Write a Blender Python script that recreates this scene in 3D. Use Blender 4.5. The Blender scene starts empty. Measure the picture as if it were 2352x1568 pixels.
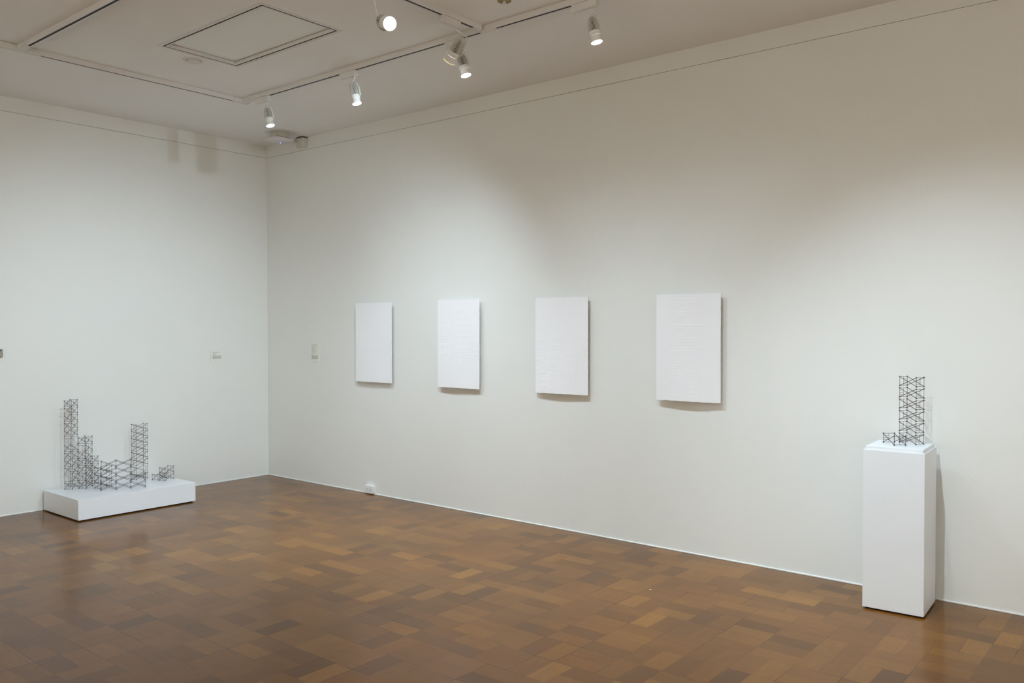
import bpy, bmesh, math, random
from mathutils import Vector, Matrix
random.seed(7)
S = bpy.context.scene
COL = S.collection

# ------------------------------------------------------------------ camera
YAW, PITCH, ROLL, FPX = 0.687027, 0.0166431, -0.000344467, 1936.93
CAM = Vector((7.36513, -5.05760, 1.5))
fw = Vector((-math.sin(YAW)*math.cos(PITCH), math.cos(YAW)*math.cos(PITCH), -math.sin(PITCH)))
rt = Vector((math.cos(YAW), math.sin(YAW), 0)); up = rt.cross(fw)
rt2 = rt*math.cos(ROLL)+up*math.sin(ROLL); up2 = -rt*math.sin(ROLL)+up*math.cos(ROLL)
cd = bpy.data.cameras.new('camera'); cam = bpy.data.objects.new('camera', cd); COL.objects.link(cam)
cd.sensor_width = 36; cd.lens = FPX*36/2352; cd.clip_start = .05; cd.clip_end = 100
M = Matrix((rt2, up2, -fw)).transposed().to_4x4(); M.translation = CAM
cam.matrix_world = M
S.camera = cam

# ------------------------------------------------------------------ world and exposure
w = bpy.data.worlds.new('world'); S.world = w; w.use_nodes = True
w.node_tree.nodes['Background'].inputs[0].default_value = (.5, .5, .5, 1)
w.node_tree.nodes['Background'].inputs[1].default_value = 0.0
S.view_settings.view_transform = 'Standard'; S.view_settings.look = 'None'
S.view_settings.gamma = 1; S.view_settings.use_curve_mapping = False
S.view_settings.exposure = -0.05
COOL = (.80, .98, 1.11)
WARM = (.94, .91, .81)
LAMPS_RIGHT = [  # x on the right rail, aim vector, watts, cone degrees, blend
    (1.715, (.26, .06, -.96), 0.66, 172, .05),
    (2.745, (.22, .06, -.96), 0.42, 172, .05),
    (3.775, (.26, .06, -.96), 0.8, 172, .05),
    (4.757, (.20, .06, -.96), 0.47, 172, .05),
    (6.080, (.10, .03, -.96), .26, 172, .05),
    (7.150, (.05, .03, -.96), 0.28, 172, .05),
]
WASH = [(0, 250), (14, 240), (24, 150), (33, 98), (42, 46), (50, 21), (57, 10), (64, 2.4), (72, .5), (90, .05)]   # candela curve of the wall lamps
E_W, F_W, G_W, H_W, BACK_FILL_W = 125, 280, 310, 165, 690

CH = 3.335   # ceiling height

# ------------------------------------------------------------------ helpers
def tag(o, label=None, cat=None, group=None, kind=None):
    if label: o['label'] = label
    if cat: o['category'] = cat
    if group: o['group'] = group
    if kind: o['kind'] = kind
    return o
def obj(name, bm, mat, parent=None, smooth=False, loc=None):
    me = bpy.data.meshes.new(name)
    bmesh.ops.recalc_face_normals(bm, faces=bm.faces)
    if smooth:
        for f in bm.faces: f.smooth = True
    bm.to_mesh(me); bm.free()
    for m in (mat if isinstance(mat, (list, tuple)) else [mat]): me.materials.append(m)
    o = bpy.data.objects.new(name, me); COL.objects.link(o)
    if parent: o.parent = parent
    if loc: o.location = loc
    return o
def empty(name, loc, label, cat, group=None, rz=0):
    o = bpy.data.objects.new(name, None); COL.objects.link(o)
    o.empty_display_size = .05
    o.location = loc; o.rotation_euler = (0, 0, rz)
    return tag(o, label, cat, group)
def box(bm, a, b, mi=0, bev=0):
    vs = [bm.verts.new((x, y, z)) for x in (a[0], b[0]) for y in (a[1], b[1]) for z in (a[2], b[2])]
    q = [(0,1,3,2), (4,6,7,5), (0,4,5,1), (2,3,7,6), (0,2,6,4), (1,5,7,3)]
    fs = [bm.faces.new([vs[i] for i in f]) for f in q]
    for f in fs: f.material_index = mi
    if bev:
        bmesh.ops.recalc_face_normals(bm, faces=fs)
        es = list({e for f in fs for e in f.edges})
        r = bmesh.ops.bevel(bm, geom=es, offset=bev, segments=2, affect='EDGES', profile=.5)
        for f in r['faces']: f.material_index = mi
def tube(bm, a, b, r, n=6, r2=None, caps=True, mi=0):
    a, b = Vector(a), Vector(b); r2 = r if r2 is None else r2
    d = (b-a).normalized(); t = Vector((0,0,1)) if abs(d.z) < .9 else Vector((1,0,0))
    u = d.cross(t).normalized(); v = d.cross(u)
    A, B = [], []
    for i in range(n):
        c, s = math.cos(2*math.pi*i/n), math.sin(2*math.pi*i/n)
        A.append(bm.verts.new(a+(u*c+v*s)*r)); B.append(bm.verts.new(b+(u*c+v*s)*r2))
    for i in range(n):
        f = bm.faces.new((A[i], A[(i+1)%n], B[(i+1)%n], B[i])); f.material_index = mi
    if caps:
        bm.faces.new(A[::-1]).material_index = mi; bm.faces.new(B).material_index = mi
def ball(bm, c, r):
    bmesh.ops.create_icosphere(bm, subdivisions=1, radius=r, matrix=Matrix.Translation(c))
def lathe(bm, prof, n=32, mi=0, axis='Z'):
    rings = []
    for r, z in prof:
        if r < 1e-6: rings.append([bm.verts.new((0, 0, z))])
        else: rings.append([bm.verts.new((r*math.cos(2*math.pi*i/n), r*math.sin(2*math.pi*i/n), z)) for i in range(n)])
    for A, B in zip(rings, rings[1:]):
        for i in range(n):
            j = (i+1) % n
            if len(A) == 1 and len(B) == 1: continue
            if len(A) == 1: f = bm.faces.new((A[0], B[i], B[j]))
            elif len(B) == 1: f = bm.faces.new((A[i], A[j], B[0]))
            else: f = bm.faces.new((A[i], A[j], B[j], B[i]))
            f.material_index = mi

# ------------------------------------------------------------------ materials
def mat(name, col, rough=.5, spec=.5, metal=0, emit=None, es=0, noise=None, coat=0, bump=None):
    m = bpy.data.materials.new(name); m.use_nodes = True
    nt = m.node_tree; b = nt.nodes['Principled BSDF']
    b.inputs['Base Color'].default_value = (*col, 1)
    b.inputs['Roughness'].default_value = rough
    b.inputs['Specular IOR Level'].default_value = spec
    b.inputs['Metallic'].default_value = metal
    b.inputs['Coat Weight'].default_value = coat
    if emit:
        b.inputs['Emission Color'].default_value = (*emit, 1); b.inputs['Emission Strength'].default_value = es
    tc = nt.nodes.new('ShaderNodeTexCoord')
    if noise:   # (scale, amount) slight value mottling
        n = nt.nodes.new('ShaderNodeTexNoise'); n.inputs['Scale'].default_value = noise[0]; n.inputs['Detail'].default_value = 6
        nt.links.new(tc.outputs['Object'], n.inputs['Vector'])
        mp = nt.nodes.new('ShaderNodeMapRange'); mp.inputs[3].default_value = 1-noise[1]; mp.inputs[4].default_value = 1+noise[1]
        nt.links.new(n.outputs['Fac'], mp.inputs[0])
        mx = nt.nodes.new('ShaderNodeVectorMath'); mx.operation = 'SCALE'; mx.inputs[0].default_value = col
        nt.links.new(mp.outputs[0], mx.inputs['Scale']); nt.links.new(mx.outputs[0], b.inputs['Base Color'])
    if bump:    # (scale, strength, distance)
        n = nt.nodes.new('ShaderNodeTexNoise'); n.inputs['Scale'].default_value = bump[0]; n.inputs['Detail'].default_value = 8
        nt.links.new(tc.outputs['Object'], n.inputs['Vector'])
        bp = nt.nodes.new('ShaderNodeBump'); bp.inputs['Strength'].default_value = bump[1]; bp.inputs['Distance'].default_value = bump[2]
        nt.links.new(n.outputs['Fac'], bp.inputs['Height']); nt.links.new(bp.outputs[0], b.inputs['Normal'])
    return m

WALL = mat('wall_paint', (.80, .80, .77), .75, .25, noise=(3, .012), bump=(220, .25, .0012))
CEIL = mat('ceiling_paint', (.88, .875, .86), .85, .2, noise=(2, .015), bump=(160, .2, .001))
TRIMM = mat('white_bead', (.86, .88, .88), .4, .5)
GAP = mat('dark_gap', (.02, .018, .015), .9, .1)
GROOVE = mat('groove_shadow', (.32, .29, .23), .9, .1)
PLINTH = mat('plinth_paint', (.82, .84, .87), .32, .45, noise=(5, .01), bump=(60, .03, .001))
RECESS = mat('recessed_base', (.05, .03, .02), .8, .2)
PAPER = mat('cotton_paper', (.90, .89, .91), .9, .1, noise=(30, .01), bump=(350, .3, .0006))
RAIL = mat('white_rail', (.74, .72, .70), .45, .4)
SLOT = mat('rail_slot', (.012, .01, .02), .6, .3)
LAMPW = mat('lamp_white', (.80, .80, .78), .35, .5)
LAMPF = mat('lamp_fin', (.72, .71, .66), .45, .5)
LAMPD = mat('lamp_core', (.03, .03, .028), .7, .3)
LENS = mat('lamp_lens', (1, 1, 1), .3, .5, emit=(.95, .98, 1.0), es=25)
RIMW = mat('lens_rim_warm', (.9, .8, .5), .3, .5, emit=(1, .8, .4), es=.5)
RODS = mat('dark_rod', (.030, .014, .012), .45, .4, noise=(40, .3))
RODP = mat('dark_plum_rod', (.10, .055, .065), .45, .4)
CARD = mat('label_card', (.80, .80, .74), .7, .2)
INK = mat('grey_ink', (.36, .36, .30), .8, .1)
PLATE = mat('outlet_plastic', (.82, .82, .82), .3, .5)
APW = mat('router_plastic', (.74, .70, .72), .45, .4)
APB = mat('backbox_paint', (.62, .60, .48), .6, .3)
LED = mat('blue_led', (.1, .15, 1), .3, .5, emit=(.12, .18, 1), es=8)
BROWN = mat('taupe_plastic', (.36, .31, .26), .5, .3)
DIFF = mat('frosted_panel', (.86, .88, .85), .5, .4)
BRASS = mat('aged_brass', (.30, .22, .08), .45, .5, metal=.6)
CABLE = mat('cream_cable', (.42, .36, .2), .6, .3)

def floor_material():
    m = bpy.data.materials.new('parquet'); m.use_nodes = True
    nt = m.node_tree; N = nt.nodes; L = nt.links; b = N['Principled BSDF']
    def math_(op, a, c=None, d=None):
        n = N.new('ShaderNodeMath'); n.operation = op
        for i, v in enumerate((a, c, d)):
            if v is None: continue
            if isinstance(v, (int, float)): n.inputs[i].default_value = v
            else: L.new(v, n.inputs[i])
        return n.outputs[0]
    tc = N.new('ShaderNodeTexCoord'); sx = N.new('ShaderNodeSeparateXYZ'); L.new(tc.outputs['Object'], sx.inputs[0])
    T = .212
    X = math_('DIVIDE', math_('ADD', sx.outputs[0], .07), T); Y = math_('DIVIDE', math_('ADD', sx.outputs[1], 20.045), T)
    cx_, cy_ = math_('FLOOR', X), math_('FLOOR', Y)
    # shift every other row a little, so the squares do not line up for ever
    rowh = N.new('ShaderNodeTexWhiteNoise'); rowh.noise_dimensions = '1D'; L.new(cy_, rowh.inputs['W'])
    X = math_('ADD', X, math_('MULTIPLY', math_('ROUND', math_('MULTIPLY', rowh.outputs['Value'], 2)), .5))
    cx_ = math_('FLOOR', X)
    fx, fy = math_('SUBTRACT', X, cx_), math_('SUBTRACT', Y, cy_)
    cv = N.new('ShaderNodeCombineXYZ'); L.new(cx_, cv.inputs[0]); L.new(cy_, cv.inputs[1])
    wn = N.new('ShaderNodeTexWhiteNoise'); wn.noise_dimensions = '2D'; L.new(cv.outputs[0], wn.inputs['Vector'])
    ori = math_('GREATER_THAN', wn.outputs['Value'], .62)           # 1: slats run along y
    def pick(a, c): # ori? c : a
        return math_('ADD', math_('MULTIPLY', a, math_('SUBTRACT', 1.0, ori)), math_('MULTIPLY', c, ori))
    al, ac = pick(fx, fy), pick(fy, fx)                                # along, across
    ac2 = math_('MULTIPLY', ac, 2.0); sl = math_('FLOOR', ac2); fa = math_('SUBTRACT', ac2, sl)
    cv2 = N.new('ShaderNodeCombineXYZ'); L.new(cx_, cv2.inputs[0]); L.new(cy_, cv2.inputs[1]); L.new(math_('ADD', sl, math_('MULTIPLY', ori, 7.3)), cv2.inputs[2])
    w2 = N.new('ShaderNodeTexWhiteNoise'); w2.noise_dimensions = '3D'; L.new(cv2.outputs[0], w2.inputs['Vector'])
    ramp = N.new('ShaderNodeValToRGB'); L.new(w2.outputs['Value'], ramp.inputs[0])
    el = ramp.color_ramp.elements
    el[0].position = 0; el[0].color = (0.1049, 0.0421, 0.0072, 1)
    el[1].position = 1; el[1].color = (0.2337, 0.1004, 0.0157, 1)
    for p_, c_ in ((.08, (0.1254, 0.0497, 0.0085, 1)), (.3, (0.1528, 0.0605, 0.0098, 1)), (.7, (0.1710, 0.0680, 0.0106, 1)), (.92, (0.1938, 0.0810, 0.0127, 1))):
        e = el.new(p_); e.color = c_
    # wood grain along the slat
    gv = N.new('ShaderNodeCombineXYZ')
    L.new(math_('MULTIPLY', math_('ADD', al, math_('MULTIPLY', w2.outputs['Value'], 40.)), 1.2), gv.inputs[0]); L.new(math_('MULTIPLY', ac, 26.0), gv.inputs[1]); L.new(w2.outputs['Value'], gv.inputs[2])
    g = N.new('ShaderNodeTexNoise'); g.inputs['Scale'].default_value = 1.4; g.inputs['Detail'].default_value = 5; L.new(gv.outputs[0], g.inputs['Vector'])
    gm = N.new('ShaderNodeMapRange'); gm.inputs[1].default_value = .3; gm.inputs[2].default_value = .7; gm.inputs[3].default_value = .90; gm.inputs[4].default_value = 1.10; L.new(g.outputs['Fac'], gm.inputs[0])
    # large worn and stained patches
    lw = N.new('ShaderNodeTexNoise'); lw.inputs['Scale'].default_value = 1.1; lw.inputs['Detail'].default_value = 4; L.new(tc.outputs['Object'], lw.inputs['Vector'])
    lm = N.new('ShaderNodeMapRange'); lm.inputs[1].default_value = .36; lm.inputs[2].default_value = .65; lm.inputs[3].default_value = .86; lm.inputs[4].default_value = 1.16; L.new(lw.outputs['Fac'], lm.inputs[0])
    # joints
    def edge(f, wd):
        d = math_('MINIMUM', f, math_('SUBTRACT', 1.0, f)); return math_('LESS_THAN', d, wd)
    jr = N.new('ShaderNodeTexNoise'); jr.inputs['Scale'].default_value = 2.3; jr.inputs['Detail'].default_value = 3; L.new(tc.outputs['Object'], jr.inputs['Vector'])
    jw = N.new('ShaderNodeMapRange'); jw.inputs[1].default_value = .45; jw.inputs[2].default_value = .62; jw.inputs[3].default_value = .15; jw.inputs[4].default_value = 1.; L.new(jr.outputs['Fac'], jw.inputs[0])
    e1 = math_('MAXIMUM', edge(fx, .008), edge(fy, .008)); e2 = math_('MULTIPLY', edge(fa, .010), .5)
    J = math_('MULTIPLY', math_('MAXIMUM', e1, e2), jw.outputs[0])
    k = math_('MULTIPLY', math_('MULTIPLY', gm.outputs[0], lm.outputs[0]), math_('SUBTRACT', 1.0, math_('MULTIPLY', J, .72)))
    sc = N.new('ShaderNodeVectorMath'); sc.operation = 'SCALE'; L.new(ramp.outputs[0], sc.inputs[0]); L.new(k, sc.inputs['Scale'])
    hs = N.new('ShaderNodeTexNoise'); hs.inputs['Scale'].default_value = .8; L.new(tc.outputs['Object'], hs.inputs['Vector'])
    mx = N.new('ShaderNodeMix'); mx.data_type = 'RGBA'; mx.blend_type = 'MULTIPLY'; L.new(sc.outputs[0], mx.inputs[6])
    mx.inputs[7].default_value = (1.0, .92, .60, 1)
    hm = N.new('ShaderNodeMapRange'); hm.inputs[1].default_value = .5; hm.inputs[2].default_value = .7; L.new(hs.outputs['Fac'], hm.inputs[0]); L.new(hm.outputs[0], mx.inputs[0])
    L.new(mx.outputs[2], b.inputs['Base Color'])
    # gloss: old varnish
    rn = N.new('ShaderNodeTexNoise'); rn.inputs['Scale'].default_value = 2.; rn.inputs['Detail'].default_value = 6; L.new(tc.outputs['Object'], rn.inputs['Vector'])
    rm = N.new('ShaderNodeMapRange'); rm.inputs[3].default_value = .276; rm.inputs[4].default_value = .292; L.new(rn.outputs['Fac'], rm.inputs[0])
    L.new(rm.outputs[0], b.inputs['Roughness'])
    b.inputs['Specular IOR Level'].default_value = .5; b.inputs['IOR'].default_value = 1.16
    b.inputs['Coat Weight'].default_value = .40; b.inputs['Coat Roughness'].default_value = .13; b.inputs['Coat IOR'].default_value = 1.45
    bn = N.new('ShaderNodeTexNoise'); bn.inputs['Scale'].default_value = 9; bn.inputs['Detail'].default_value = 3; L.new(tc.outputs['Object'], bn.inputs['Vector'])
    hgt = math_('ADD', math_('MULTIPLY', bn.outputs['Fac'], 1.), math_('MULTIPLY', w2.outputs['Value'], .15))
    bp = N.new('ShaderNodeBump'); bp.inputs['Strength'].default_value = .08; bp.inputs['Distance'].default_value = .005
    L.new(hgt, bp.inputs['Height']); L.new(bp.outputs[0], b.inputs['Normal'])
    return m
FLOOR = floor_material()

# ------------------------------------------------------------------ room shell
X1, Y1, TH = 12.4, -8.4, .15
def st(o): return tag(o, kind='structure')
bm = bmesh.new(); box(bm, (-TH, Y1-TH, -.12), (X1+TH, TH, 0)); st(obj('floor', bm, FLOOR))
bm = bmesh.new()
# ceiling slab with an opening for the recessed hatch
HX0, HX1, HY0, HY1 = 2.097, 3.205, -2.229, -1.685
for a, c in (((-TH, Y1-TH), (HX0, TH)), ((HX1, Y1-TH), (X1+TH, TH)), ((HX0, Y1-TH), (HX1, HY0)), ((HX0, HY1), (HX1, TH))):
    box(bm, (a[0], a[1], CH), (c[0], c[1], CH+.12))
st(obj('ceiling', bm, CEIL))
GZ = 3.216
def wall(name, a, c, ax, sgn):
    # two leaves with a real 4 mm picture groove between them, in front of a backing
    bm = bmesh.new(); a, c = list(a), list(c)
    for z0, z1 in ((0, GZ-.0016), (GZ+.0016, CH)):
        box(bm, (a[0], a[1], z0), (c[0], c[1], z1))
    a2, c2 = list(a), list(c)
    if sgn > 0: a2[ax] += .004
    else: c2[ax] -= .004
    box(bm, (a2[0], a2[1], GZ-.01), (c2[0], c2[1], GZ+.01), mi=1)
    return st(obj(name, bm, [WALL, GROOVE]))
wall('wall_left', (-TH, Y1), (0, 0), 0, -1)
wall('wall_right', (-TH, 0), (X1+TH, TH), 1, 1)
wall('wall_far', (X1, Y1), (X1+TH, 0), 0, 1)
wall('wall_rear', (-TH, Y1-TH), (X1+TH, Y1), 1, -1)
bm = bmesh.new(); box(bm, (.006, -.006, 0), (X1, -.0002, .009), bev=.002); st(obj('baseboard_right', bm, TRIMM))
bm = bmesh.new(); box(bm, (.0002, Y1, 0), (.006, -.0002, .009), bev=.002); st(obj('baseboard_left', bm, TRIMM))

# ------------------------------------------------------------------ recessed hatch in the ceiling
t = empty('ceiling_panel', ((HX0+HX1)/2, (HY0+HY1)/2, CH), 'large rectangular frosted panel recessed in the ceiling', 'ceiling panel')
hx, hy = (HX1-HX0)/2, (HY1-HY0)/2
def ring(bm, ox, oy, ix, iy, z0, z1, mi=0):
    box(bm, (-ox, -oy, z0), (-ix, oy, z1), mi); box(bm, (ix, -oy, z0), (ox, oy, z1), mi)
    box(bm, (-ix, -oy, z0), (ix, -iy, z1), mi); box(bm, (-ix, iy, z0), (ix, oy, z1), mi)
bm = bmesh.new(); ring(bm, hx+.024, hy+.024, hx+.0002, hy+.0002, -.0016, -.0004); obj('trim_flange', bm, RAIL, t)
bm = bmesh.new(); ring(bm, hx-.0004, hy-.0004, hx-.0105, hy-.0105, -.0004, .06); obj('gap_liner', bm, GAP, t)
bm = bmesh.new(); ring(bm, hx-.0107, hy-.0107, hx-.022, hy-.022, -.0012, .06); obj('panel_frame', bm, RAIL, t)
bm = bmesh.new(); ring(bm, hx-.0222, hy-.0222, hx-.0240, hy-.0240, .0188, .06); obj('gasket', bm, GAP, t)
bm = bmesh.new(); box(bm, (-hx+.0242, -hy+.0242, .0195), (hx-.0242, hy-.0242, .05)); obj('diffuser', bm, DIFF, t)

# round blank cover beside the hatch
t = empty('ceiling_disc', (1.985, -1.945, CH), 'small round white cover disc on the ceiling next to the recessed panel', 'ceiling fixture')
bm = bmesh.new(); lathe(bm, [(.066, -.0002), (.066, -.003), (.060, -.006), (.046, -.006), (.046, -.0002)], 40); obj('rim', bm, RAIL, t, True)
bm = bmesh.new(); lathe(bm, [(.045, -.0002), (.045, -.001), (.043, -.001), (.043, -.0002)], 40); obj('gap_ring', bm, GAP, t)
bm = bmesh.new(); lathe(bm, [(.0425, -.0002), (.0425, -.013), (.038, -.017), (0, -.018)], 40); obj('cover', bm, RAIL, t, True)

t = empty('fire_sprinkler', (4.305, -1.395, CH), 'brass sprinkler in a recessed dish at the top edge of the photo', 'sprinkler')
bm = bmesh.new(); lathe(bm, [(.040, -.0004), (.038, -.003), (.027, -.004), (.024, -.001), (.010, -.0008), (0, -.0008)], 32); obj('escutcheon', bm, BRASS, t, True)
bm = bmesh.new(); lathe(bm, [(.008, -.0009), (.009, -.008), (.005, -.012), (.011, -.014), (.011, -.016), (0, -.017)], 16); obj('sprinkler_nozzle', bm, RAIL, t, True)

# ------------------------------------------------------------------ lighting rails
def rail_run(p0, p1, bm, slots):
    """box channel, open below, from p0 to p1 along one axis; slots are the black stretches"""
    (x0, y0), (x1, y1) = p0, p1
    W, Hh, s = .0175, .034, .0085
    along_x = abs(x1-x0) > abs(y1-y0)
    def b(u0, u1, v0, v1, z0, z1, mi=0):
        if along_x: box(bm, (u0, y0+v0, z0), (u1, y0+v1, z1), mi)
        else: box(bm, (x0+v0, u0, z0), (x0+v1, u1, z1), mi)
    a, c = (min(x0, x1), max(x0, x1)) if along_x else (min(y0, y1), max(y0, y1))
    b(a, c, -W, -s, -Hh, -.0005); b(a, c, s, W, -Hh, -.0005); b(a, c, -s, s, -.012, -.0005)
    cur = a
    for s0, s1 in slots:
        if s0 > cur: b(cur, s0, -s, s, -Hh, -.012)
        b(s0, s1, -s, s, -.0325, -.012, 1); cur = s1
    if cur < c: b(cur, c, -s, s, -Hh, -.012)
RY, RX = -1.165, 1.378
bm = bmesh.new(); rail_run((1.62, RY), (8.6, RY), bm, [(1.735, 3.925), (4.05, 8.5)])
tag(obj('lighting_rail', bm, [RAIL, SLOT], loc=(0, 0, CH)), 'long white ceiling rail parallel to the wall with the four paper sheets', 'track rail', 'ceiling lighting rails')
bm = bmesh.new(); rail_run((RX, -2.70), (RX, -1.255), bm, [(-2.69, -1.262)])
tag(obj('lighting_rail', bm, [RAIL, SLOT], loc=(0, 0, CH)), 'white ceiling rail along the left wall, ending at the corner elbow', 'track rail', 'ceiling lighting rails')
bm = bmesh.new(); rail_run((RX, -8.2), (RX, -2.95), bm, [(-8.1, -2.97)])
tag(obj('lighting_rail', bm, [RAIL, SLOT], loc=(0, 0, CH)), 'short rail end at the left edge of the photo, left of the tee', 'track rail', 'ceiling lighting rails')
bm = bmesh.new(); rail_run((1.50, -2.822), (6.6, -2.822), bm, [(1.53, 6.5)])
tag(obj('lighting_rail', bm, [RAIL, SLOT], loc=(0, 0, CH)), 'white ceiling rail slanting across the top left corner of the photo', 'track rail', 'ceiling lighting rails')
bm = bmesh.new(); rail_run((3.95, -2.80), (3.95, -1.20), bm, [(-2.7, -1.262)])
tag(obj('lighting_rail', bm, [RAIL, SLOT], loc=(0, 0, CH)), 'white rail meeting the long rail at a right angle beside the aimed lamp', 'track rail', 'ceiling lighting rails')
def connector(pts, label, loc=(0, 0)):
    bm = bmesh.new()
    for a, c in pts: box(bm, (a[0], a[1], -.036), (c[0], c[1], -.0006), bev=.003)
    return tag(obj('rail_connector', bm, RAIL, loc=(loc[0], loc[1], CH)), label, 'track connector', 'ceiling rail connectors')
connector([((1.356, -1.254), (1.400, -1.12)), ((1.401, -1.187), (1.475, -1.143))], 'white elbow joining the two rails near the room corner')
connector([((1.476, -1.19), (1.619, -1.14))], 'white feed block on the long rail between the elbow and the farthest lamp')
connector([((1.356, -2.949), (1.400, -2.701)), ((1.401, -2.844), (1.499, -2.80))], 'white tee joining three rails at the top left of the photo')

# ------------------------------------------------------------------ track lamps
def part_tmpl():
    P = {}
    # local frame: head axis is -Z, rotated later; origin at the top of the dome
    bm = bmesh.new()
    lathe(bm, [(0, -.002), (.012, -.004), (.024, -.02), (.028, -.05), (.029, -.094), (0, -.094)], 24)
    P['core'] = (bm, LAMPD, True)
    bm = bmesh.new()
    nf = 26
    prof = [(.006, 0), (.016, -.003), (.025, -.012), (.031, -.030), (.0345, -.055), (.0345, -.080), (.034, -.096)]
    for i in range(nf):
        a = 2*math.pi*i/nf; ca, sa = math.cos(a), math.sin(a); th = .0016
        rows = []
        for r, z in prof:
            ri = max(r-.011, .003)
            rows.append([bm.verts.new((ca*q-sa*s_, sa*q+ca*s_, z)) for q, s_ in ((ri, -th), (r, -th), (r, th), (ri, th))])
        for A, B in zip(rows, rows[1:]):
            for k in range(4): bm.faces.new((A[k], A[(k+1)%4], B[(k+1)%4], B[k]))
        bm.faces.new(rows[0]); bm.faces.new(rows[-1][::-1])
    P['fins'] = (bm, LAMPF, False)
    bm = bmesh.new()
    lathe(bm, [(.0, -.0945), (.034, -.0945), (.0355, -.097), (.0355, -.106), (.0345, -.107), (.0345, -.109), (.0355, -.110), (.0350, -.117), (.031, -.123), (0, -.1235)], 40)
    P['collar'] = (bm, LAMPW, True)
    bm = bmesh.new()
    lathe(bm, [(.0305, -.124), (.0305, -.130), (.0325, -.145), (.0365, -.160), (.0368, -.164), (.0350, -.164), (.0345, -.158), (.0295, -.145), (.028, -.124), (.0305, -.124)], 40)
    P['reflector'] = (bm, LAMPW, True)
    bm = bmesh.new(); lathe(bm, [(0, -.1575), (.0343, -.1575), (.0343, -.1605), (0, -.1630)], 40)
    P['lens'] = (bm, LENS, True)
    # side arm curling from above the dome down one side
    bm = bmesh.new()
    pts = [(0, .018), (.020, .012), (.034, -.004), (.0415, -.03), (.043, -.06), (.0425, -.104)]
    for (x0, z0), (x1, z1) in zip(pts, pts[1:]):
        d = Vector((x1-x0, 0, z1-z0)).normalized(); n = Vector((-d.z, 0, d.x))*.0022
        a, c = Vector((x0, 0, z0))-d*.001, Vector((x1, 0, z1))+d*.001
        vs = [bm.verts.new(p+Vector((0, sy, 0))) for p in (a-n, a+n, c+n, c-n) for sy in (-.013, .013)]
        for f in ((0,2,4,6), (1,7,5,3), (0,1,3,2), (2,3,5,4), (4,5,7,6), (6,7,1,0)): bm.faces.new([vs[i] for i in f])
    tube(bm, (.040, 0, -.100), (.0345, 0, -.100), .006, 10)
    P['arm'] = (bm, LAMPW, False)
    out = {}
    for k, (bm, m, sm) in P.items():
        me = bpy.data.meshes.new(k)
        bmesh.ops.recalc_face_normals(bm, faces=bm.faces)
        for f in bm.faces: f.smooth = sm
        bm.to_mesh(me); bm.free(); me.materials.append(m)
        out[k] = me
    return out
TM = part_tmpl()
def add_mesh(name, me, parent, mtx=None):
    o = bpy.data.objects.new(name, me); COL.objects.link(o); o.parent = parent
    if mtx is not None: o.matrix_local = mtx
    return o
def set_profile(ld, prof):
    """light distribution of the fixture, like a photometric file: (degrees off axis, relative candela)"""
    ld.use_nodes = True
    nt = ld.node_tree; em = nt.nodes['Emission']
    tc = nt.nodes.new('ShaderNodeTexCoord'); sp = nt.nodes.new('ShaderNodeSeparateXYZ'); nt.links.new(tc.outputs['Normal'], sp.inputs[0])
    ab = nt.nodes.new('ShaderNodeMath'); ab.operation = 'ABSOLUTE'; nt.links.new(sp.outputs[2], ab.inputs[0])
    ac = nt.nodes.new('ShaderNodeMath'); ac.operation = 'ARCCOSINE'; nt.links.new(ab.outputs[0], ac.inputs[0])
    dv = nt.nodes.new('ShaderNodeMath'); dv.operation = 'DIVIDE'; dv.inputs[1].default_value = math.pi/2; nt.links.new(ac.outputs[0], dv.inputs[0])
    rp = nt.nodes.new('ShaderNodeValToRGB'); nt.links.new(dv.outputs[0], rp.inputs[0])
    mxv = max(v for _, v in prof); e = rp.color_ramp.elements
    e[0].position = prof[0][0]/90; e[0].color = (*[prof[0][1]/mxv]*3, 1)
    e[1].position = prof[-1][0]/90; e[1].color = (*[prof[-1][1]/mxv]*3, 1)
    for d, v in prof[1:-1]:
        k = e.new(d/90); k.color = (*[v/mxv]*3, 1)
    ml = nt.nodes.new('ShaderNodeMath'); ml.operation = 'MULTIPLY'; ml.inputs[1].default_value = mxv
    nt.links.new(rp.outputs[0], ml.inputs[0]); nt.links.new(ml.outputs[0], em.inputs['Strength'])
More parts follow.
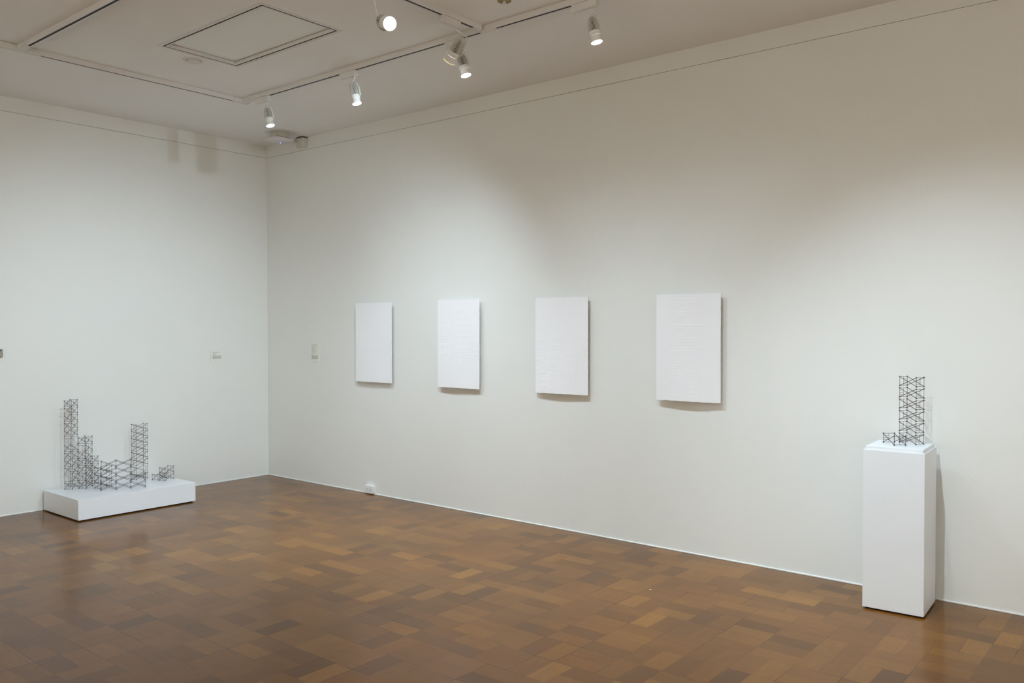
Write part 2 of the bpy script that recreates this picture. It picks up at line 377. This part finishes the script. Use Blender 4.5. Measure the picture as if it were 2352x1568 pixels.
def lamp(stem, along, adapter, aim, watts, cone, blend, label, top_z=-.118, head_shift=(0, 0), lit=True, armrot=0.0, prof=None, col=None, scale=.90, rim=False):
    """stem: (x, y) under the rail; adapter: (from, to) offsets along the rail; aim: unit-ish vector"""
    t = empty('track_spotlight', (stem[0], stem[1], CH), label, 'track light', 'track spotlights on the rails')
    bm = bmesh.new()
    a0, a1 = adapter
    if along == 'x': box(bm, (a0, -.016, -.075), (a1, .016, -.0345), bev=.003)
    else: box(bm, (-.016, a0, -.075), (.016, a1, -.0345), bev=.003)
    obj('track_adapter', bm, RAIL, t)
    hs = Vector((head_shift[0], head_shift[1], top_z))
    d = Vector(aim).normalized()
    # rotate -Z onto d, arm side (+X) kept by armrot
    q = Vector((0, 0, -1)).rotation_difference(d)
    Mh = Matrix.Translation(hs) @ q.to_matrix().to_4x4() @ Matrix.Rotation(armrot, 4, 'Z') @ Matrix.Scale(scale, 4)
    bm = bmesh.new()
    tube(bm, (0, 0, -.0752), (0, 0, -.090), .009, 14); 
    end = Mh @ Vector((0, 0, .018))
    tube(bm, (0, 0, -.088), end, .0055, 10)
    obj('stem', bm, LAMPW, t, True)
    hd = add_mesh('heat_sink', TM['fins'], t, Mh)
    add_mesh('core', TM['core'], hd)
    add_mesh('arm', TM['arm'], t, Mh)
    add_mesh('collar', TM['collar'], t, Mh)
    rf = add_mesh('reflector', TM['reflector'], t, Mh)
    le = add_mesh('lens', TM['lens'], rf)
    if rim:
        bm = bmesh.new(); lathe(bm, [(.0372, -.1600), (.0380, -.1625), (.0372, -.1650), (.0352, -.1650), (.0372, -.1600)], 40)
        obj('lens_rim', bm, RIMW, rf, True)
    if watts:
        ld = bpy.data.lights.new('spot_light', 'SPOT'); ld.energy = watts; ld.color = col or COOL
        ld.spot_size = math.radians(cone); ld.spot_blend = blend; ld.shadow_soft_size = .012
        if prof: set_profile(ld, prof)
        lo = bpy.data.objects.new('spot_light', ld); COL.objects.link(lo); lo.parent = t
        lo.matrix_local = Matrix.Translation(Mh @ Vector((0, 0, -.168))) @ q.to_matrix().to_4x4()
    return t
names = ['white finned track lamp pointing down, the one nearest the room corner',
         'white finned track lamp pointing down, second from the room corner',
         'white lit lamp pointing down, just below the tilted lamp',
         'rightmost white finned track lamp, alone at the top of the photo',
         'white track lamp out of frame above the tall pedestal',
         'white track lamp out of frame past the tall pedestal']
for (x, aim, wt, cn, bl), nm in zip(LAMPS_RIGHT, names):
    dz = -.125
    lamp((x, RY), 'x', (-.145, .02), aim, wt, cn, bl, nm, dz, (-.018, 0), armrot=.5, prof=WASH)
lamp((3.95, -1.414), 'y', (-.125, .03), (-.72, .08, -.72), E_W, 116, .9, 'tilted white ribbed lamp seen from behind, aimed at the left wall', -.118, (.005, .050), armrot=.9, scale=1.02, rim=True)
lamp((3.95, -2.05), 'y', (-.125, .03), (.86, -.34, -.40), F_W, 100, .9, 'glaring white lamp aimed towards the viewer beside the ceiling panel', -.205, (.015, .03), armrot=2.5, scale=1.0)
# the rows go on outside the frame
lamp((4.35, -2.822), 'x', (-.145, .02), (-.80, .20, -.56), G_W, 74, 1.0, 'white track lamp hung out of frame, aimed at the low plinth', -.150, (0, 0))
lamp((6.18, -2.822), 'x', (-.145, .02), (.05, .74, -.66), H_W, 60, 1.0, 'white track lamp above the frame, aimed at the tall pedestal', -.150, (0, 0))
for i, (x, y, ax_, ay_) in enumerate(((3.0, -6.4, .1, -.8), (6.2, -6.4, .0, -.8), (9.0, -6.6, .3, -.7), (9.0, -2.4, .8, -.1), (9.6, -4.4, .8, -.1))):  # unseen lamps added behind the camera as warm ambient fill
    ld = bpy.data.lights.new('spot_light', 'SPOT')
    lamp((x, y), 'x', (-.06, .06), (ax_, ay_, -.9), BACK_FILL_W, 110, .9, 'unseen fill lamp added behind the viewer, %s' % ('nearest the left wall', 'in the middle of the rear row', 'nearest the far right corner', 'nearest the sheet wall', 'halfway along the far side row')[i], -.150, (0, 0), col=WARM)

# ------------------------------------------------------------------ wifi unit and junction box in the corner
t = empty('wireless_access_point', (.608, -.278, CH), 'square white access point with blue light under the corner ceiling', 'router')
bm = bmesh.new(); box(bm, (-.062, -.055, -.048), (.062, .055, -.0005), bev=.002); obj('back_box', bm, APB, t)
bm = bmesh.new(); box(bm, (-.075, -.068, -.054), (.075, .068, -.0485)); obj('mounting_plate', bm, GAP, t)
bm = bmesh.new()
ringsz = [(.086, -.0545), (.103, -.059), (.109, -.067), (.107, -.074), (.092, -.083), (.06, -.087), (0.0, -.0885)]
def rsq(h, z, n=8):
    if h < 1e-6: return [bm.verts.new((0, 0, z))]
    r = h*.38; vs = []
    for cx_, cy_, a0 in ((h-r, h-r, 0), (-(h-r), h-r, 90), (-(h-r), -(h-r), 180), (h-r, -(h-r), 270)):
        for k in range(n+1):
            a = math.radians(a0+90*k/n); vs.append(bm.verts.new((cx_+r*math.cos(a), cy_+r*math.sin(a), z)))
    return vs
R_ = [rsq(h, z) for h, z in ringsz]
bm.faces.new(R_[0])
for A, B in zip(R_, R_[1:]):
    n = len(A)
    for i in range(n):
        if len(B) == 1: bm.faces.new((A[i], A[(i+1) % n], B[0]))
        else: bm.faces.new((A[i], A[(i+1) % n], B[(i+1) % n], B[i]))
cov = obj('cover', bm, APW, t, True)
bm = bmesh.new(); ball(bm, (-.022, .028, -.0880), .0045); obj('status_light', bm, LED, cov)
t = empty('junction_box', (.618, -.001, 3.235), 'cream painted junction box high on the right wall beside the access point', 'electrical box')
bm = bmesh.new(); box(bm, (-.048, -.059, .0), (.048, 0, .088), bev=.002); obj('box_body', bm, mat('cream_box', (.72, .70, .62), .6, .3), t)
bm = bmesh.new(); box(bm, (-.050, -.062, .0885), (.050, 0, .093)); obj('lid_gap', bm, mat('box_gap', (.07, .045, .03), .8, .2), t)
for u, v in ((-.03, .07), (-.03, .014), (.03, .07), (.03, .014)):
    bm = bmesh.new(); tube(bm, (u, -.0592, v), (u, -.0605, v), .0028, 8); obj('screw', bm, GAP, t)
bm = bmesh.new()
pts = [(.665, -.215, 3.283), (.64, -.15, 3.282), (.61, -.10, 3.286), (.585, -.0615, 3.292)]
for a, c in zip(pts, pts[1:]): tube(bm, a, c, .0028, 8)
tag(obj('cable', bm, CABLE), 'short cream cable from the access point to the junction box', 'cable')

# ------------------------------------------------------------------ paper sheets
def sheet(x0, x1, z0, z1, lines, label, seed, bulge=.010):
    t = empty('embossed_print', ((x0+x1)/2, 0, z0), label, 'paper artwork', 'embossed white sheets on the right wall')
    rnd = random.Random(seed)
    W, Hh = x1-x0, z1-z0; nx, nz = 60, 90; OFF = -.026
    ph = [rnd.random()*6.28 for _ in range(6)]
    def edge(s, k):   # deckle
        return .0012*math.sin(31*s+ph[k])+.0009*math.sin(83*s+ph[k+1])+.0006*(rnd.random()-.5)
    def yoff(u, v):   # v: 0 bottom .. 1 top
        return OFF - bulge*(1-v)**3*math.sin(math.pi*min(1, max(0, u*.9+.1)))**1.5 - .0012*math.sin(7*u+ph[0])*math.sin(5*v+ph[1])
    bm = bmesh.new(); G = {}
    dl = [edge(j/nz*6, 0) for j in range(nz+1)]; dr = [edge(j/nz*6, 2) for j in range(nz+1)]
    db = [edge(i/nx*5, 3)*1.3 for i in range(nx+1)]; dt = [edge(i/nx*5, 1)*.8 for i in range(nx+1)]
    for s in (0, 1):
        for i in range(nx+1):
            for j in range(nz+1):
                u, v = i/nx, j/nz
                x = -W/2+W*u + dl[j]*(i == 0) + dr[j]*(i == nx); z = Hh*v + db[i]*(j == 0) + dt[i]*(j == nz)
                G[s, i, j] = bm.verts.new((x, yoff(u, v)-.0015*(1-s)+.0015*s, z))
    for s in (0, 1):
        for i in range(nx):
            for j in range(nz):
                bm.faces.new((G[s, i, j], G[s, i+1, j], G[s, i+1, j+1], G[s, i, j+1]))
    for j in range(nz):
        for i in (0, nx): bm.faces.new((G[0, i, j], G[0, i, j+1], G[1, i, j+1], G[1, i, j]))
    for i in range(nx):
        for j in (0, nz): bm.faces.new((G[0, i, j], G[0, i+1, j], G[1, i+1, j], G[1, i, j]))
    # raised relief of fine bars pressed into the paper
    for (u0, v0, u1, v1) in lines:
        if min(v0, v1) < .012 or max(v0, v1) > .992: continue
        u0, u1 = max(u0, .006), min(u1, .994)
        # soft ridge: gable section following the sheet
        n = max(1, int(abs(u1-u0)*20)); hw = .0022; hgt = .00048
        horiz = abs(u1-u0) >= abs(v1-v0)
        prev = None
        for k in range(n+1):
            u = u0+(u1-u0)*k/n; v = v0+(v1-v0)*k/n
            y = yoff(u, v)-.0016; x, z = -W/2+W*u, Hh*v
            if horiz: a, m_, c = (x, y+.0002, z-hw), (x, y-hgt, z), (x, y+.0002, z+hw)
            else: a, m_, c = (x-hw*.7, y+.0004, z), (x, y-hgt*.7, z), (x+hw*.7, y+.0004, z)
            cur = [bm.verts.new(q) for q in (a, m_, c)]
            if prev:
                bm.faces.new((prev[0], cur[0], cur[1], prev[1])); bm.faces.new((prev[1], cur[1], cur[2], prev[2]))
            prev = cur
    o = obj('paper_sheet', bm, PAPER, t)
    for f in o.data.polygons: f.use_smooth = False
    for sx, v0, v1 in ((-.33, .80, .88), (.33, .80, .88), (-.33, .20, .26), (.33, .20, .26)):
        bm = bmesh.new(); box(bm, (W*sx-.03, OFF+.0035, Hh*v0), (W*sx+.03, -.0004, Hh*v1)); obj('mounting_cleat', bm, CARD, t)
    return t
def column(u0, u1, v0, v1, lev, side, rnd, shift=0):
    """relief of one scaffold column: pairs of long bars, pairs of short rungs between"""
    L = []; w_ = u1-u0; v = v1; k = 0
    while v > v0+.01:
        for dv in (0, lev*.24): 
            L.append((u0, v-dv, u0+w_*.08, v-dv)); L.append((u0+w_*.10, v-dv, u0+w_*.47, v-dv)); L.append((u0+w_*.50, v-dv, u1-w_*.10, v-dv)); L.append((u1-w_*.08, v-dv, u1, v-dv))
        a, b_ = (u0+w_*.22, u0+w_*.44) if side(k) else (u0+w_*.56, u0+w_*.80)
        for dv in (lev*.48, lev*.74): L.append((a, v-dv, b_, v-dv))
        if rnd.random() < .22: L.append(((a+b_)/2, v-lev*.3, (a+b_)/2, v-lev*.95))
        v -= lev; k += 1
    return [q for q in L if q[1] > v0-.005]
rn = random.Random(3)
L1 = column(.03, .50, .09, .60, .125, lambda k: k % 2, rn) + column(.10, .48, .12, .40, .115, lambda k: (k+1) % 2, rn) + column(.78, .98, .22, .80, .098, lambda k: True, rn)
L2 = column(.02, .20, .33, .86, .052, lambda k: True, rn) + column(.14, .34, .35, .72, .075, lambda k: k % 2, rn) + column(.44, .80, .28, .87, .066, lambda k: k % 3, rn) + column(.88, .99, .34, .54, .05, lambda k: False, rn)
L3 = (column(.00, .19, .02, .63, .068, lambda k: True, rn) + column(.20, .44, .03, .57, .078, lambda k: True, rn) + column(.33, .53, .05, .53, .10, lambda k: False, rn)
      + column(.57, .80, .10, .44, .085, lambda k: k % 2, rn) + column(.83, 1.0, .16, .56, .082, lambda k: True, rn) + column(.33, .55, .02, .26, .11, lambda k: False, rn))
L4 = (column(.22, .70, .46, .985, .122, lambda k: True, rn) + column(.44, .70, .46, .985, .122, lambda k: True, rn)
      + column(.22, .44, .01, .49, .124, lambda k: True, rn) + column(.45, .66, .01, .50, .104, lambda k: False, rn))
sheet(1.399, 1.878, 1.012, 1.719, L1, 'leftmost of the four blank-looking white paper sheets, narrowest in view', 11, .006)
sheet(2.439, 2.903, 1.007, 1.728, L2, 'white paper sheet with faint fine ruled relief, second from the room corner', 12, .006)
sheet(3.468, 3.944, 1.010, 1.721, L3, 'white paper sheet with brick-like relief across its lower half', 13, .005)
sheet(4.502, 4.970, 1.012, 1.720, L4, 'white paper sheet embossed with one tall central column, nearest the pedestal', 14, .008)

# ------------------------------------------------------------------ wall labels (unreadable small print in rows)
def wall_label(axis, pos, w_, h_, rows, label):
    t = empty('wall_label', pos, label, 'label', 'printed labels on the walls', rz=0 if axis == 'x' else math.pi/2)
    bm = bmesh.new(); box(bm, (-w_/2, -.0050, 0), (w_/2, -.0004, h_), bev=.0008); obj('card', bm, CARD, t)
    bm = bmesh.new(); r = random.Random(5)
    for (z, x0, x1, hh) in rows:
        x = x0
        while x < x1:
            l = min(.003+.008*r.random(), x1-x)
            box(bm, (x, -.0053, z), (x+l, -.0051, z+hh)); x += l+.0012
    obj('small_print', bm, INK, t); return t
rows = [(.162, -.055, .030, .0035)]
z = .150
for k in range(4):
    rows += [(z, -.055, -.012, .0032), (z-.009, -.055, .020 if k != 3 else .018, .0025)]; z -= .0185
rows += [(.071, -.055, -.02, .0022)]
for k in range(7): rows.append((.062-k*.0052, -.055, .045-.004*(k % 3)-(.012 if k == 6 else 0), .0030))
wall_label('x', (.779, 0, 1.168), .140, .186, rows, 'tall printed label on the right wall, left of the first paper sheet')
rows = [(.088, -.045, .022, .003), (.081, -.045, -.005, .0028), (.070, -.045, -.022, .0025), (.0635, -.045, -.015, .0022)]
for k in range(6): rows.append((.055-k*.0054, -.050, .038+.006*(k > 1), .0031))
tl = wall_label('y', (0, -.572, 1.172), .140, .108, rows, 'small landscape printed label on the left wall near the corner')

# ------------------------------------------------------------------ outlet
t = empty('wall_outlet', (1.570, 0, .006), 'white double power outlet low on the right wall beneath the first sheet', 'outlet')
bm = bmesh.new(); box(bm, (-.058, -.022, .006), (.058, -.0004, .072), bev=.002); obj('box_body', bm, PLATE, t)
bm = bmesh.new(); box(bm, (-.060, -.028, .004), (.060, -.0225, .070), bev=.0015); pl = obj('face_plate', bm, PLATE, t)
for sx in (-.020, .020):
    bm = bmesh.new(); tube(bm, (sx, -.0282, .038), (sx, -.0300, .038), .0165, 24); so = obj('socket', bm, PLATE, pl)
    bm = bmesh.new()
    box(bm, (sx-.006, -.0304, .044), (sx+.003, -.0301, .0465)); box(bm, (sx-.006, -.0304, .031), (sx+.003, -.0301, .0335)); tube(bm, (sx+.010, -.0301, .0385), (sx+.010, -.0304, .0385), .0028, 10)
    obj('slot', bm, GAP, so)

# thermostat-like box cut by the left edge of the photo
t = empty('wall_control', (0, -2.507, 1.266), 'small taupe wall control box cut off by the left edge of the photo', 'wall control')
bm = bmesh.new(); box(bm, (.0004, -.052, 0), (.022, .052, .065), bev=.003); obj('housing', bm, BROWN, t)
bm = bmesh.new(); box(bm, (.0222, -.044, .050), (.0232, .038, .058)); obj('display_strip', bm, GAP, t)

# ------------------------------------------------------------------ plinths
t = empty('low_plinth', (0, 0, 0), 'low white rectangular plinth on the floor against the left wall', 'plinth')
PX0, PX1, PY0, PY1, PZ = .030, .668, -2.168, -1.190, .1685
bm = bmesh.new(); box(bm, (PX0, PY0, .010), (PX1, PY1, PZ), bev=.0015); obj('plinth_body', bm, PLINTH, t)
bm = bmesh.new(); box(bm, (PX0+.02, PY0+.02, .0003), (PX1-.02, PY1-.02, .0098)); obj('recessed_base', bm, RECESS, t)
ang = math.atan2(.017, .300)
t = empty('tall_pedestal', (6.108, -.231, 0), 'tall white pedestal standing in front of the right wall', 'pedestal', rz=ang)
bm = bmesh.new(); box(bm, (-.150, -.1625, .010), (.150, .1625, .851), bev=.0015); obj('pedestal_body', bm, PLINTH, t)
bm = bmesh.new(); box(bm, (-.141, -.152, .8512), (.141, .146, .8695), bev=.0015); obj('cap_board', bm, PLINTH, t)
bm = bmesh.new(); box(bm, (-.135, -.1475, .0003), (.135, .1475, .0098)); obj('recessed_base', bm, RECESS, t)

# ------------------------------------------------------------------ scaffold models
FW, LV, BAY = .0605, .0616, .1165
ZB, ZT = 0.0, .047           # node heights inside a level
RP, RB, RL_, RN = .00115, .00150, .00080, .0038
def frame_mesh(side, bottom):
    bm = bmesh.new()
    z0 = -.006 if bottom else -(LV-ZT)
    for x in (0, FW): tube(bm, (x, 0, z0), (x, 0, ZT+.006), RP, 6)
    tube(bm, (-.004, 0, ZB), (FW+.004, 0, ZB), RP, 5); tube(bm, (-.004, 0, ZT), (FW+.004, 0, ZT), RP, 5)
    tube(bm, (FW/2, 0, ZB), (FW/2, 0, ZT), RL_, 5)
    a, c = (0, FW/2) if side == 0 else (FW/2, FW)
    for k in (1, 2, 3): tube(bm, (a, 0, ZT*k/4), (c, 0, ZT*k/4), RL_, 4)
    for x in (0, FW):
        for z in (ZB, ZT): ball(bm, (x, 0, z), RN*.8)
    me = bpy.data.meshes.new('ladder_frame'); bm.to_mesh(me); bm.free(); me.materials.append(RODP); return me
def brace_mesh(L):
    bm = bmesh.new(); tube(bm, (-.006, 0, ZB-.002), (L+.006, 0, ZT+.002), RB, 6); tube(bm, (-.006, 0, ZT+.002), (L+.006, 0, ZB-.002), RB, 6)
    for x in (0, L):
        for z in (ZB, ZT): ball(bm, (x, 0, z), RN)
    me = bpy.data.meshes.new('cross_brace'); bm.to_mesh(me); bm.free(); me.materials.append(RODS); return me
FM = {(s, b): frame_mesh(s, b) for s in (0, 1) for b in (0, 1)}
BM = brace_mesh(BAY)
def P3(a, z): return Vector((a[0], a[1], z))
def scaffold(name, z, frames, bays, label, group='miniature scaffold structures', ladder=None, skip=()):
    """frames: list of (left foot xy, u angle deg, levels); bays: (i, j, levels, from level)"""
    base = Vector((frames[0][0][0], frames[0][0][1], z))
    t = empty(name, base, label, 'scaffold model', group)
    r = random.Random(len(frames)*7+int(1000*abs(base.x)))
    for i, (p, a, lv) in enumerate(frames):
        s = r.randint(0, 1)
        for k in range(lv):
            if r.random() < .3: s = 1-s
            m_ = Matrix.Translation(Vector((p[0]-base.x, p[1]-base.y, .006+k*LV))) @ Matrix.Rotation(math.radians(a), 4, 'Z')
            add_mesh('ladder_frame', FM[s, 1 if k == 0 else 0], t, m_)
    for b_ in bays:
        i, j, lv = b_[:3]; k0 = b_[3] if len(b_) > 3 else 0
        (p, a, _), (q, a2, _) = frames[i], frames[j]
        for s in (0, 1):
            A = Vector((p[0]+math.cos(math.radians(a))*FW*s, p[1]+math.sin(math.radians(a))*FW*s, 0))
            B = Vector((q[0]+math.cos(math.radians(a2))*FW*s, q[1]+math.sin(math.radians(a2))*FW*s, 0))
            d = B-A; th = math.atan2(d.y, d.x); sc = d.length/BAY
            for k in range(k0, lv):
                if (k, s) in skip: continue
                m_ = Matrix.Translation(Vector((A.x-base.x, A.y-base.y, .006+k*LV))) @ Matrix.Rotation(th, 4, 'Z') @ Matrix.Diagonal((sc, 1, 1, 1))
                add_mesh('cross_brace', BM, t, m_)
    return t
# left sculpture, on the low plinth
scaffold('scaffold_tower', PZ, [((.1427, -2.0468), 39.3, 12), ((.0591, -1.9649), 39.3, 12)], [(0, 1, 12)],
         'tallest thin dark wire scaffold tower, leftmost on the low plinth', skip=((6, 0), (1, 0), (6, 1)))
scaffold('scaffold_tower', PZ, [((.1970, -1.9578), 39.2, 7), ((.1223, -1.8749), 39.4, 7), ((.0442, -1.7914), 39.3, 4)], [(0, 1, 7), (1, 2, 4)],
         'stepped dark wire scaffold right beside the tallest tower on the low plinth', skip=((5, 0),))
scaffold('scaffold_tower', PZ, [((.2897, -1.8709), 18, 3), ((.2600, -1.7590), 14, 3)], [(0, 1, 3)],
         'short three-level wire scaffold between the stepped scaffold and the crossed screen')
vd = math.degrees(math.atan2(.428, -.904))
scaffold('scaffold_screen', PZ, [((.4353, -1.8854), vd, 4), ((.4769, -1.7838), vd-.6, 4), ((.5161, -1.6812), vd-1.2, 4), ((.5583, -1.5807), vd-1.8, 2)], [(0, 1, 4), (1, 2, 4), (2, 3, 2)],
         'long low wire scaffold screen of crossed braces on the low plinth')
scaffold('scaffold_tower', PZ, [((.1230, -1.4767), 9.3, 8), ((.1045, -1.3617), 5, 8)], [(0, 1, 8)],
         'eight-level dark wire scaffold tower standing alone right of the crossed screen', skip=((1, 1),))
scaffold('scaffold_steps', PZ, [((.2832, -1.3754), 21.7, 1), ((.2412, -1.2755), 21.7, 1), ((.3607, -1.3502), 18, 2), ((.3190, -1.2507), 23, 2)], [(0, 1, 1), (2, 3, 2)],
         'small stepped wire scaffold at the right end of the low plinth')
# right sculpture, on the pedestal
scaffold('scaffold_tower', .8697, [((6.1828, -.2194), 65.7, 6), ((6.0858, -.1627), 66.4, 6)], [(0, 1, 6)],
         'six-level dark wire scaffold tower on top of the tall pedestal')
scaffold('scaffold_block', .8697, [((6.0203, -.2274), 39.2, 1), ((6.0997, -.3159), 39.2, 1)], [(0, 1, 1)],
         'single-level wire scaffold block at the front left of the pedestal top')

# crumb of paper on the floor
bm = bmesh.new(); bmesh.ops.create_icosphere(bm, subdivisions=2, radius=.006, matrix=Matrix.Diagonal((1.2, .8, .45, 1)))
for v in bm.verts: v.co += Vector((random.uniform(-1, 1), random.uniform(-1, 1), random.uniform(-.3, .3)))*.0009
tag(obj('paper_scrap', bm, PAPER, loc=(4.937, -.852, .003)), 'tiny white scrap lying on the parquet floor', 'litter')
